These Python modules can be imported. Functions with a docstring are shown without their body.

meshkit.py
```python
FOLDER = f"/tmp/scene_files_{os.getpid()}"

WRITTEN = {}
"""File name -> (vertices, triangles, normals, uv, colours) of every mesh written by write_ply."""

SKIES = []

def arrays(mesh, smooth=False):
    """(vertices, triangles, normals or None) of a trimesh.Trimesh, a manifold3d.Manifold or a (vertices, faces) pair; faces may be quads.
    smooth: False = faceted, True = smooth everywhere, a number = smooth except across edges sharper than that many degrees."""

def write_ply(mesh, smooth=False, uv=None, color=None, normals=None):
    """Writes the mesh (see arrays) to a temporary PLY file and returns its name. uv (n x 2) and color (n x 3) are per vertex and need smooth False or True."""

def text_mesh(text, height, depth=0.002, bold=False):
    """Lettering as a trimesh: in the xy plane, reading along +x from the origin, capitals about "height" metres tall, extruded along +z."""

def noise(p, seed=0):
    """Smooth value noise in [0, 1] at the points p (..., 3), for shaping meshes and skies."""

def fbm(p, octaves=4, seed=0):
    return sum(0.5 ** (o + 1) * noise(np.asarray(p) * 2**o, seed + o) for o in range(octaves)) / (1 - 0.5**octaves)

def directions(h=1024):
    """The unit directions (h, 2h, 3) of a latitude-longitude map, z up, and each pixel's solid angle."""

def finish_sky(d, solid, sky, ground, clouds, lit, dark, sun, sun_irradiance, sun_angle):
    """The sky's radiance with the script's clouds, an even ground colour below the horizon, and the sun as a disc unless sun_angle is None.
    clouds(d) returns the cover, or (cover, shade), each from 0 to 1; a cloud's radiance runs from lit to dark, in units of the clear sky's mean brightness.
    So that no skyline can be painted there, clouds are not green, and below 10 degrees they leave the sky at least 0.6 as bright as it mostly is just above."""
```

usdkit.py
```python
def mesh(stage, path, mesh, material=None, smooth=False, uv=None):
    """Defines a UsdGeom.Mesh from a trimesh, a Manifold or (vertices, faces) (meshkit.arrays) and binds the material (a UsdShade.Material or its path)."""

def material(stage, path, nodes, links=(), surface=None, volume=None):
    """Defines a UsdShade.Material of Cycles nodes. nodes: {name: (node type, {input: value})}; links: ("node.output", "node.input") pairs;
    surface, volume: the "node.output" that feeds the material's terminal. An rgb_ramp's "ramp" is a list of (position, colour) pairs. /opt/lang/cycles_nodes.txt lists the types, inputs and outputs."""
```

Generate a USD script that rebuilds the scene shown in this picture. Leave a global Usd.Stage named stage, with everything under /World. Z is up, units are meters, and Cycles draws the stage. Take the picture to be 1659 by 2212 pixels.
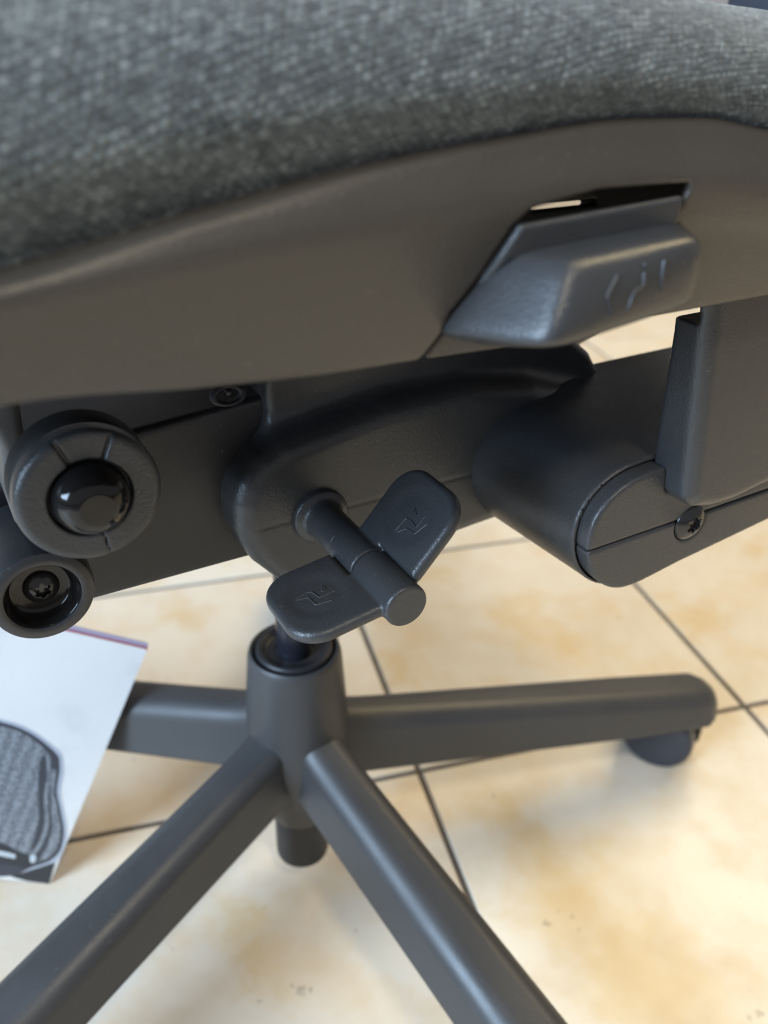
import math, numpy as np, trimesh, usdkit, meshkit
from pxr import Usd, UsdGeom, UsdLux, UsdShade, Gf, Sdf, Vt
from scipy.ndimage import map_coordinates
from shapely.geometry import Polygon, Point, LineString, box as sbox
from shapely.ops import unary_union
from shapely import affinity

stage = Usd.Stage.CreateInMemory()
W = UsdGeom.Xform.Define(stage, '/World')
UsdGeom.Scope.Define(stage, '/World/Looks')

# ------------------------------------------------------------------ camera, light, exposure
# world = the chair's own frame: x towards the chair's back, y away from the viewer's side, z up, gas column at the origin
FPX, PITCH, ROLL, YAW = 1855.0, math.radians(30.7), math.radians(1.37), math.radians(30.0)
CAM = np.array([-.168, -.403, .584])
PW, PH = 1659.0, 2212.0
FWD = np.array([math.sin(YAW)*math.cos(PITCH), math.cos(YAW)*math.cos(PITCH), -math.sin(PITCH)])
_r = np.array([math.cos(YAW), -math.sin(YAW), 0]); _u = np.cross(_r, FWD)
RIGHT = _r*math.cos(ROLL) + _u*math.sin(ROLL); UP = -_r*math.sin(ROLL) + _u*math.cos(ROLL)
cam = UsdGeom.Camera.Define(stage, '/World/camera')
M = np.eye(4); M[0, :3] = RIGHT; M[1, :3] = UP; M[2, :3] = -FWD; M[3, :3] = CAM
cam.AddTransformOp().Set(Gf.Matrix4d(M.tolist()))
HA = 24.0
cam.CreateHorizontalApertureAttr(HA); cam.CreateVerticalApertureAttr(HA*4/3)
cam.CreateFocalLengthAttr(HA*FPX/PW)
cam.CreateFStopAttr(HA*FPX/PW/3.9)
cam.CreateFocusDistanceAttr(.335)
cam.CreateClippingRangeAttr(Gf.Vec2f(.02, 100))
cam.CreateExposureAttr(0.30)


def at(px, py, axis, val):
    """The point where the sight line of a place in the photograph (1659 wide) meets the plane axis = val."""
    d = RIGHT*(px-PW/2) - UP*(py-PH/2) + FWD*FPX
    i = 'XYZ'.index(axis)
    return CAM + d*(val-CAM[i])/d[i]


def look_at(pos, target):
    z = np.array(pos, float)-np.array(target, float); z /= np.linalg.norm(z)
    x = np.cross([0, 0, 1.0], z); x /= np.linalg.norm(x); y = np.cross(z, x)
    m = np.eye(4); m[0, :3] = x; m[1, :3] = y; m[2, :3] = z; m[3, :3] = pos
    return Gf.Matrix4d(m.tolist())


def rect_light(name, pos, target, w, h, power, color):
    l = UsdLux.RectLight.Define(stage, '/World/'+name)
    l.AddTransformOp().Set(look_at(pos, target))
    l.CreateWidthAttr(w); l.CreateHeightAttr(h); l.CreateIntensityAttr(power); l.CreateColorAttr(Gf.Vec3f(*color))
    return l


rect_light('window_light', (-2.2, -.40, 1.35), (0, 0, .3), 1.1, 1.4, 21.0, (.56, .76, 1.0))
rect_light('ceiling_lamp', (1.9, .4, 2.5), (1.5, .2, 0), 1.7, 1.7, 5.9, (1.0, .80, .46))
rect_light('ceiling_lamp_001', (-.15, -1.55, 2.5), (-.05, -.8, 0), .30, .30, 66.0, (1.0, .86, .62))

MAT = {}


def mat(name, nodes, links=(), surface='p.BSDF', volume=None):
    MAT[name] = usdkit.material(stage, '/World/Looks/'+name, nodes, links, surface=surface, volume=volume)
    return MAT[name]


mat('room_air', {'b': ('background_shader', {'color': (.97, .97, 1.0), 'strength': .27})}, surface='b.background')
dome = UsdLux.DomeLight.Define(stage, '/World/room_ambience'); dome.CreateIntensityAttr(1.0)
UsdShade.MaterialBindingAPI.Apply(dome.GetPrim()).Bind(MAT['room_air'])

# ------------------------------------------------------------------ materials


def plastic(name, base, rough=.42, grain=.25, scale=1500, spec=.5):
    mat(name, {'g': ('geometry', {}),
               'n': ('noise_texture', {'scale': scale, 'detail': 3.0, 'roughness': .6}),
               'm': ('noise_texture', {'scale': 22.0, 'detail': 4.0, 'roughness': .6}),
               'mr': ('map_range', {'from_min': .3, 'from_max': .7, 'to_min': rough-.06, 'to_max': rough+.07}),
               'c': ('mix', {'mix_type': 'mix', 'color1': tuple(.86*b for b in base), 'color2': tuple(1.14*b for b in base)}),
               'b': ('bump', {'strength': grain, 'distance': .0005}),
               'd': ('noise_texture', {'scale': 520.0, 'detail': 2.0, 'roughness': .7}), 'dm': ('map_range', {'from_min': .66, 'from_max': .76, 'to_min': 0.0, 'to_max': .30, 'clamp': True}),
               'dp': ('noise_texture', {'scale': 34.0, 'detail': 3.0}), 'dq': ('map_range', {'from_min': .42, 'from_max': .62, 'to_min': 0.0, 'to_max': 1.0, 'clamp': True}), 'dx': ('math', {'math_type': 'multiply'}),
               'cd': ('mix', {'mix_type': 'mix', 'color2': (.30, .29, .27)}),
               'p': ('principled_bsdf', {'specular_ior_level': spec})},
        [('g.position', 'n.vector'), ('g.position', 'm.vector'), ('n.fac', 'b.height'), ('m.fac', 'mr.value'), ('mr.result', 'p.roughness'),
         ('m.fac', 'c.fac'), ('g.position', 'd.vector'), ('g.position', 'dp.vector'), ('d.fac', 'dm.value'), ('dp.fac', 'dq.value'), ('dm.result', 'dx.value1'), ('dq.result', 'dx.value2'), ('dx.value', 'cd.fac'), ('c.color', 'cd.color1'), ('cd.color', 'p.base_color'), ('b.normal', 'p.normal')])


plastic('charcoal_plastic', (.042, .044, .048), .30, grain=.45, scale=1000)
plastic('shell_plastic', (.065, .057, .049), .36, grain=.45, scale=1000)
plastic('base_plastic', (.044, .044, .046), .42, grain=.3, scale=800)
plastic('dark_plastic', (.020, .020, .023), .36)
plastic('sleeve_plastic', (.036, .036, .039), .34)
plastic('grey_plastic', (.11, .11, .11), .42)
plastic('black_rubber', (.018, .018, .02), .5)
plastic('caster_plastic', (.034, .039, .053), .35)
mat('black_gloss', {'p': ('principled_bsdf', {'base_color': (.012, .011, .011), 'roughness': .12, 'specular_ior_level': .4})})
mat('screw_steel', {'g': ('geometry', {}), 'n': ('noise_texture', {'scale': 300.0, 'detail': 3.0}), 'mr': ('map_range', {'to_min': .10, 'to_max': .24}),
                    'p': ('principled_bsdf', {'base_color': (.030, .029, .029), 'metallic': .4, 'specular_ior_level': .8})},
    [('g.position', 'n.vector'), ('n.fac', 'mr.value'), ('mr.result', 'p.roughness')])
mat('column_steel', {'p': ('principled_bsdf', {'base_color': (.02, .021, .03), 'roughness': .22, 'metallic': .2})})
mat('slit_dark', {'p': ('principled_bsdf', {'base_color': (.012, .012, .012), 'roughness': .7})})

# fabric: light knots of yarn over a dark weave; "knot" is the weave's height, stored with the mesh
mat('woven_fabric', {
    'g': ('geometry', {}), 'a': ('attribute', {'attribute': 'knot'}),
    'mp': ('mapping', {'rotation': (0, .35, .5), 'scale': (.8, .8, 3.0)}),
    'n': ('noise_texture', {'scale': 330.0, 'detail': 4.0, 'roughness': .7}),
    'n3': ('noise_texture', {'scale': 90.0, 'detail': 3.0, 'roughness': .6}),
    'n2': ('noise_texture', {'scale': 2600.0, 'detail': 2.0, 'roughness': .7}),
    'mu': ('math', {'math_type': 'multiply_add', 'value2': 1.35, 'value3': -.64}),
    'm3': ('math', {'math_type': 'multiply_add', 'value2': .30, 'value3': .04}),
    'ad': ('math', {'math_type': 'add'}), 'ae': ('math', {'math_type': 'add'}),
    'r': ('rgb_ramp', {'ramp': [(0, (.024, .029, .032)), (.25, (.064, .073, .079)), (.5, (.130, .150, .153)), (.8, (.27, .305, .308)), (1, (.42, .45, .47))]}),
    'b': ('bump', {'strength': .6, 'distance': .0005}),
    'p': ('principled_bsdf', {'roughness': .9, 'sheen_weight': .3, 'sheen_roughness': .5, 'specular_ior_level': .2})},
    [('g.position', 'mp.vector'), ('mp.vector', 'n.vector'), ('g.position', 'n2.vector'), ('g.position', 'n3.vector'), ('n.fac', 'mu.value1'), ('mu.value', 'ad.value1'), ('a.fac', 'ad.value2'),
     ('n3.fac', 'm3.value1'), ('ad.value', 'ae.value1'), ('m3.value', 'ae.value2'), ('ae.value', 'r.fac'),
     ('r.color', 'p.base_color'), ('n2.fac', 'b.height'), ('b.normal', 'p.normal')])

# ------------------------------------------------------------------ scene tree helpers
USED = {}


def numbered(path):
    k = USED.get(path, 0); USED[path] = k+1
    return path if k == 0 else f'{path}_{k:03d}'


def tag(p, **kw):
    for k, v in kw.items():
        if v: p.SetCustomDataByKey(k, v)


def xf(name, parent='/World', **kw):
    x = UsdGeom.Xform.Define(stage, numbered(f'{parent}/{name}')); tag(x.GetPrim(), **kw)
    return str(x.GetPath())


def put(name, mesh, material, parent='/World', smooth=32, **kw):
    """mesh: a trimesh / (v, f) pair, or (v, f, normals)."""
    path = numbered(f'{parent}/{name}')
    if isinstance(mesh, tuple) and len(mesh) == 3:
        v, f, n = mesh
        m = UsdGeom.Mesh.Define(stage, path)
        m.CreatePointsAttr(Vt.Vec3fArray.FromNumpy(np.ascontiguousarray(v, np.float32)))
        m.CreateFaceVertexCountsAttr(Vt.IntArray.FromNumpy(np.full(len(f), f.shape[1], np.int32)))
        m.CreateFaceVertexIndicesAttr(Vt.IntArray.FromNumpy(np.ascontiguousarray(f, np.int32).ravel()))
        m.CreateSubdivisionSchemeAttr('none')
        m.CreateNormalsAttr(Vt.Vec3fArray.FromNumpy(np.ascontiguousarray(n, np.float32))); m.SetNormalsInterpolation('vertex')
        UsdShade.MaterialBindingAPI.Apply(m.GetPrim()).Bind(MAT[material])
    else:
        m = usdkit.mesh(stage, path, mesh, MAT[material], smooth=smooth)
    tag(m.GetPrim(), **kw)
    return path


# ------------------------------------------------------------------ solids as distance fields, meshed with surface nets


class Grid:
    def __init__(s, lo, hi, h):
        s.lo, s.h = np.array(lo, float), h
        n = np.ceil((np.array(hi)-s.lo)/h).astype(int)+1
        ax = [s.lo[i]+h*np.arange(n[i]) for i in range(3)]
        s.x, s.y, s.z = ax[0][:, None, None], ax[1][None, :, None], ax[2][None, None, :]
        s.shape = tuple(n)


def surface_nets(F, g):
    F = np.ascontiguousarray(np.broadcast_to(F, g.shape), np.float32)
    nx, ny, nz = F.shape
    neg = F < 0
    c = np.zeros((nx-1, ny-1, nz-1), np.int8)
    for i, j, k in np.ndindex(2, 2, 2):
        c += neg[i:nx-1+i, j:ny-1+j, k:nz-1+k]
    act = np.argwhere((c > 0) & (c < 8))
    idx = np.full(c.shape, -1, np.int64); idx[tuple(act.T)] = np.arange(len(act))
    acc = np.zeros((len(act), 3)); cnt = np.zeros(len(act))
    corners = np.array(list(np.ndindex(2, 2, 2)))
    vals = [F[act[:, 0]+a, act[:, 1]+b, act[:, 2]+d] for a, b, d in corners]
    for p in range(8):
        for q in range(p+1, 8):
            if np.abs(corners[p]-corners[q]).sum() != 1: continue
            m = (vals[p] < 0) != (vals[q] < 0)
            t = vals[p][m]/(vals[p][m]-vals[q][m])
            acc[m] += corners[p]+(corners[q]-corners[p])*t[:, None]; cnt[m] += 1
    vi = act+acc/cnt[:, None]
    G = np.gradient(F)
    n = np.stack([map_coordinates(a, vi.T, order=1) for a in G], 1)
    n /= np.maximum(np.linalg.norm(n, axis=1, keepdims=True), 1e-9)
    # one correction step onto the surface
    val = map_coordinates(F, vi.T, order=1)
    gl = np.linalg.norm(np.stack([map_coordinates(a, vi.T, order=1) for a in G], 1), axis=1)/g.h
    vi = vi-n*(np.clip(val/np.maximum(gl, .2), -.4*g.h, .4*g.h)/g.h)[:, None]
    quads = []
    for ax in range(3):
        sl0 = [slice(None)]*3; sl1 = [slice(None)]*3
        sl0[ax] = slice(0, -1); sl1[ax] = slice(1, None)
        a, b = neg[tuple(sl0)], neg[tuple(sl1)]
        e = np.argwhere(a != b)
        o1, o2 = [(1, 2), (2, 0), (0, 1)][ax]
        e = e[(e[:, o1] > 0) & (e[:, o2] > 0) & (e[:, o1] < F.shape[o1]-1) & (e[:, o2] < F.shape[o2]-1)]
        fl = a[tuple(e.T)]
        def cell(d1, d2):
            x = e.copy(); x[:, o1] -= d1; x[:, o2] -= d2
            return idx[tuple(x.T)]
        q = np.stack([cell(1, 1), cell(0, 1), cell(0, 0), cell(1, 0)], 1)
        q[~fl] = q[~fl][:, ::-1]
        quads.append(q)
    return g.lo+vi*g.h, np.vstack(quads), n


def smin(a, b, k):
    h = np.clip(.5+.5*(b-a)/k, 0, 1)
    return b*(1-h)+a*h-k*h*(1-h)


def smax(a, b, k): return -smin(-a, -b, k)


def sd_poly(poly, U, V):
    """Signed distance to a shapely polygon on arrays of coordinates."""
    rings = [np.array(r.coords) for r in [poly.exterior, *poly.interiors]]
    d = np.full(np.broadcast(U, V).shape, 1e9); inside = np.zeros(d.shape, bool)
    for R in rings:
        for (x0, y0), (x1, y1) in zip(R[:-1], R[1:]):
            ex, ey = x1-x0, y1-y0; L = ex*ex+ey*ey
            if L < 1e-16: continue
            t = np.clip(((U-x0)*ex+(V-y0)*ey)/L, 0, 1)
            d = np.minimum(d, (U-x0-t*ex)**2+(V-y0-t*ey)**2)
            if abs(ey) > 1e-14:
                cr = ((y0 > V) != (y1 > V)) & (U < ex*(V-y0)/ey+x0)
                inside ^= cr
    return np.where(inside, -1, 1)*np.sqrt(d)


def ext(d2, w, w0, w1, r):
    """Extrusion of a 2D field along w with rounded edges."""
    dw = np.abs(w-(w0+w1)/2)-abs(w1-w0)/2
    a, b = d2+r, dw+r
    return np.minimum(np.maximum(a, b), 0)+np.hypot(np.maximum(a, 0), np.maximum(b, 0))-r


def soft(poly, r):
    """Round the corners of a polygon."""
    return poly.buffer(-r, quad_segs=10).buffer(2*r, quad_segs=10).buffer(-r, quad_segs=10).simplify(2e-5)


def cylY(g, cx, cz, r, y0, y1, e):
    return ext(np.hypot(g.x-cx, g.z-cz)-r, g.y, y0, y1, e)


def polyXZ(pts, Y): return Polygon([at(px, py, 'Y', Y)[[0, 2]] for px, py in pts])


def lathe(profile, axis='Z', loc=(0, 0, 0), n=64):
    """profile of (r, h); axis Z: h along +z; axis Y: h along +y."""
    m = trimesh.creation.revolve(np.array(profile, float), sections=n)
    if axis == 'Y':
        m.apply_transform(trimesh.transformations.rotation_matrix(-math.pi/2, [1, 0, 0]))
    m.apply_translation(loc)
    if m.volume < 0: m.invert()
    return m


def loft(sections, cap=True):
    """Rings of equal count, (k, n, 3), into one mesh."""
    S = np.array(sections); k, n, _ = S.shape
    v = S.reshape(-1, 3); f = []
    i = np.arange(n); j = (i+1) % n
    for a in range(k-1):
        f.append(np.stack([a*n+i, a*n+j, (a+1)*n+j], 1)); f.append(np.stack([a*n+i, (a+1)*n+j, (a+1)*n+i], 1))
    if cap:
        v = np.vstack([v, S[0].mean(0), S[-1].mean(0)])
        f.append(np.stack([np.full(n, k*n), j, i], 1)); f.append(np.stack([np.full(n, k*n+1), (k-1)*n+i, (k-1)*n+j], 1))
    m = trimesh.Trimesh(v, np.vstack(f), process=False)
    if m.volume < 0: m.invert()
    return m


def rrect(w, h, r, n=7, r2=None):
    """Rounded rectangle outline (w wide, h high, centred): r rounds the top, r2 the bottom."""
    r2 = r if r2 is None else r2
    out = []
    for cx, cy, a0, rr in ((w/2-r, h/2-r, 0, r), (-w/2+r, h/2-r, 90, r), (-w/2+r2, -h/2+r2, 180, r2), (w/2-r2, -h/2+r2, 270, r2)):
        for k in range(n):
            a = math.radians(a0+90*k/(n-1)); out.append((cx+rr*math.cos(a), cy+rr*math.sin(a)))
    return np.array(out)


def tube(pts, r, n=10, closed=False):
    P = np.array(pts, float); T = np.gradient(P, axis=0); T /= np.linalg.norm(T, axis=1, keepdims=True)
    ref = np.array([0, 0, 1.0]) if abs(T[0, 2]) < .9 else np.array([1.0, 0, 0])
    rings = []
    for p, t in zip(P, T):
        a = np.cross(t, ref); a /= np.linalg.norm(a); b = np.cross(t, a)
        an = np.linspace(0, 2*np.pi, n, endpoint=False)
        rings.append(p+r*(np.cos(an)[:, None]*a+np.sin(an)[:, None]*b))
    return loft(rings)


# ------------------------------------------------------------------ the floor: tiles on grout
SPECKS = [(650, 2138, .0045), (632, 2131, .0022), (672, 2141, .0025), (1182, 1996, .004), (1236, 1980, .0022), (1065, 1718, .003), (1640, 2190, .004), (1618, 2199, .003), (290, 1640, .002), (1010, 1500, .0025), (770, 2010, .002), (560, 2165, .002)]
O = at(905, 1665, 'Z', 0)[:2]; TA = math.radians(16.03-30.0); TS = .3333
tx, ty = np.array([math.cos(TA), math.sin(TA)]), np.array([-math.sin(TA), math.cos(TA)])
OCHRE = [(1085, 1755, .055), (1180, 1830, .06), (1225, 1930, .07), (1330, 2010, .06), (1420, 2140, .09), (1380, 2060, .06), (860, 1445, .05), (1120, 1335, .07), (1230, 1390, .07),
         (545, 2045, .04), (500, 1985, .04), (1640, 1190, .05), (1480, 1330, .05), (950, 1240, .05), (380, 1330, .05)]


def tile_mat(name, off, tint):
    nodes = {'g': ('geometry', {}), 'mp': ('mapping', {'location': off}),
             'n1': ('noise_texture', {'scale': 5.5, 'detail': 6.0, 'roughness': .62, 'distortion': .6}),
             'n2': ('noise_texture', {'scale': 16.0, 'detail': 6.0, 'roughness': .65}),
             'n3': ('noise_texture', {'scale': 75.0, 'detail': 3.0, 'roughness': .6}),
             'wn': ('noise_texture', {'scale': 14.0, 'detail': 5.0, 'roughness': .65}),
             'ws': ('vector_math', {'math_type': 'subtract', 'vector2': (.5, .5, .5)}),
             'wm': ('vector_math', {'math_type': 'scale', 'scale': .16}),
             'wa': ('vector_math', {'math_type': 'add'}),
             'r1': ('rgb_ramp', {'ramp': [(0, (.55, .47, .37)), (.36, (.66, .595, .50)), (.55, (.725, .68, .60)), (1, (.75, .72, .655))]}),
             'r2': ('rgb_ramp', {'ramp': [(0, (0, 0, 0)), (.47, (0, 0, 0)), (.68, (.5, .5, .5)), (1, (1, 1, 1))]}),
             'm1': ('mix', {'mix_type': 'mix', 'color2': (.62, .465, .28)}),
             'm2': ('mix', {'mix_type': 'mix', 'color2': (.62, .45, .20)}),
             'oc': ('math', {'math_type': 'multiply', 'value2': .58}),
             'r3': ('rgb_ramp', {'ramp': [(0, (1, 1, 1)), (.255, (1, 1, 1)), (.30, (0, 0, 0)), (1, (0, 0, 0))]}),
             'm3': ('mix', {'mix_type': 'mix', 'color2': (.33, .25, .19)}),
             'sc': ('math', {'math_type': 'multiply', 'value2': .58}),
             'm4': ('mix', {'mix_type': 'multiply', 'fac': 1.0, 'color2': tint}),
             'rr': ('map_range', {'from_min': .3, 'from_max': .7, 'to_min': .22, 'to_max': .38}),
             'b': ('bump', {'strength': .12, 'distance': .001}),
             'p': ('principled_bsdf', {'specular_ior_level': .45})}
    links = [('g.position', 'mp.vector'), ('mp.vector', 'n1.vector'), ('mp.vector', 'n2.vector'), ('mp.vector', 'n3.vector'), ('n1.fac', 'r1.fac'), ('n2.fac', 'r2.fac'),
             ('r1.color', 'm1.color1'), ('r2.color', 'm1.fac'), ('m1.color', 'm2.color1'), ('g.position', 'wn.vector'), ('wn.color', 'ws.vector1'), ('ws.vector', 'wm.vector1'), ('wm.vector', 'wa.vector2'), ('g.position', 'wa.vector1'),
             ('m2.color', 'm3.color1'), ('n3.fac', 'r3.fac'), ('r3.color', 'sc.value1'), ('sc.value', 'm3.fac'), ('m3.color', 'm4.color1'), ('m4.color', 'p.base_color'), ('n2.fac', 'rr.value'), ('rr.result', 'p.roughness'),
             ('n2.fac', 'b.height'), ('b.normal', 'p.normal')]
    prev = None
    for k, (px, py, rad) in enumerate(OCHRE):
        c = at(px, py, 'Z', 0)
        nodes[f'd{k}'] = ('vector_math', {'math_type': 'distance', 'vector2': tuple(c)})
        nodes[f's{k}'] = ('map_range', {'range_type': 'smoothstep', 'from_min': 0.0, 'from_max': rad, 'to_min': 1.0, 'to_max': 0.0})
        links += [('wa.vector', f'd{k}.vector1'), (f'd{k}.value', f's{k}.value')]
        if prev:
            nodes[f'x{k}'] = ('math', {'math_type': 'smoothmax', 'value3': .2})
            links += [(prev, f'x{k}.value1'), (f's{k}.result', f'x{k}.value2')]; prev = f'x{k}.value'
        else: prev = f's{k}.result'
    links += [(prev, 'oc.value1'), ('oc.value', 'm2.fac')]
    nodes['sn'] = ('noise_texture', {'scale': 330.0, 'detail': 3.0}); nodes['sb'] = ('vector_math', {'math_type': 'subtract', 'vector2': (.5, .5, .5)})
    nodes['sm'] = ('vector_math', {'math_type': 'scale', 'scale': .009}); nodes['sa'] = ('vector_math', {'math_type': 'add'})
    links += [('g.position', 'sn.vector'), ('sn.color', 'sb.vector1'), ('sb.vector', 'sm.vector1'), ('sm.vector', 'sa.vector2'), ('g.position', 'sa.vector1')]
    prev = None
    for k, (px, py, rad) in enumerate(SPECKS):
        nodes[f'e{k}'] = ('vector_math', {'math_type': 'distance', 'vector2': tuple(at(px, py, 'Z', 0))})
        nodes[f't{k}'] = ('map_range', {'range_type': 'smoothstep', 'from_min': rad*.4, 'from_max': rad, 'to_min': .36, 'to_max': 0.0})
        links += [('sa.vector', f'e{k}.vector1'), (f'e{k}.value', f't{k}.value')]
        if prev:
            nodes[f'y{k}'] = ('math', {'math_type': 'maximum'}); links += [(prev, f'y{k}.value1'), (f't{k}.result', f'y{k}.value2')]; prev = f'y{k}.value'
        else: prev = f't{k}.result'
    nodes['m5'] = ('mix', {'mix_type': 'mix', 'color2': (.10, .075, .06)})
    links.remove(('m4.color', 'p.base_color')); links += [(prev, 'm5.fac'), ('m4.color', 'm5.color1'), ('m5.color', 'p.base_color')]
    mat(name, nodes, links)


tile_mat('tile_glaze', (0, 0, 0), (1, 1, 1)); tile_mat('tile_glaze_pale', (3.1, 1.7, 0), (1.03, 1.03, 1.02)); tile_mat('tile_glaze_pink', (7.3, 4.1, 0), (1.0, .965, .93)); tile_mat('tile_glaze_warm', (1.3, 9.1, 0), (1.0, .97, .90))
mat('grout', {'g': ('geometry', {}), 'n': ('noise_texture', {'scale': 60.0, 'detail': 4.0}), 'r': ('rgb_ramp', {'ramp': [(0, (.05, .043, .040)), (1, (.15, .13, .115))]}), 'p': ('principled_bsdf', {'roughness': .9})},
    [('g.position', 'n.vector'), ('n.fac', 'r.fac'), ('r.color', 'p.base_color')])
floor = xf('floor', kind='structure')
gz = -.0022
gv = np.array([[-5, -5, gz], [5, -5, gz], [5, 5, gz], [-5, 5, gz]])
put('grout', (gv, np.array([[0, 1, 2], [0, 2, 3]])), 'grout', floor, smooth=False)
rng = np.random.default_rng(7)
XE = {-4: -4.25, -3: -3.25, -2: -2.25, -1: -1.25}
for i in range(-4, 10):
    for j in range(-4, 11):
        x0, x1 = XE.get(i, i), XE.get(i+1, i+1); hx, hs = TS*(x1-x0)/2-.0026, TS/2-.0026; c = O+tx*TS*(x0+x1)/2+ty*TS*(j+.5); dz = rng.uniform(-.0002, .0002)
        rings = []
        for s, z in ((0, -.004), (0, -.0010), (.0009, 0)):
            q = [(-1, -1), (1, -1), (1, 1), (-1, 1)]
            rings.append([[*(c+tx*a*(hx-s)+ty*b*(hs-s)), z+dz] for a, b in q])
        v = np.array(rings).reshape(-1, 3); f = []
        for a in (0, 4):
            for k in range(4):
                n_ = (k+1) % 4; f += [[a+k, a+n_, a+4+n_], [a+k, a+4+n_, a+4+k]]
        f += [[8, 9, 10], [8, 10, 11]]
        mn = 'tile_glaze' if (i, j) in ((0, -1), (0, 0)) else ['tile_glaze', 'tile_glaze_pale', 'tile_glaze_pink', 'tile_glaze_warm'][rng.integers(4)]
        if (i, j) in ((-1, 0), (-1, -1), (-2, 0)): mn = 'tile_glaze_pink'
        put('tile', (v, np.array(f)), mn, floor, smooth=False)

# ------------------------------------------------------------------ the chair
chair = xf('office_chair', label='charcoal plastic office chair with grey woven seat, tilt paddles and five-legged base on cream tiles', category='office chair')

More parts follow.
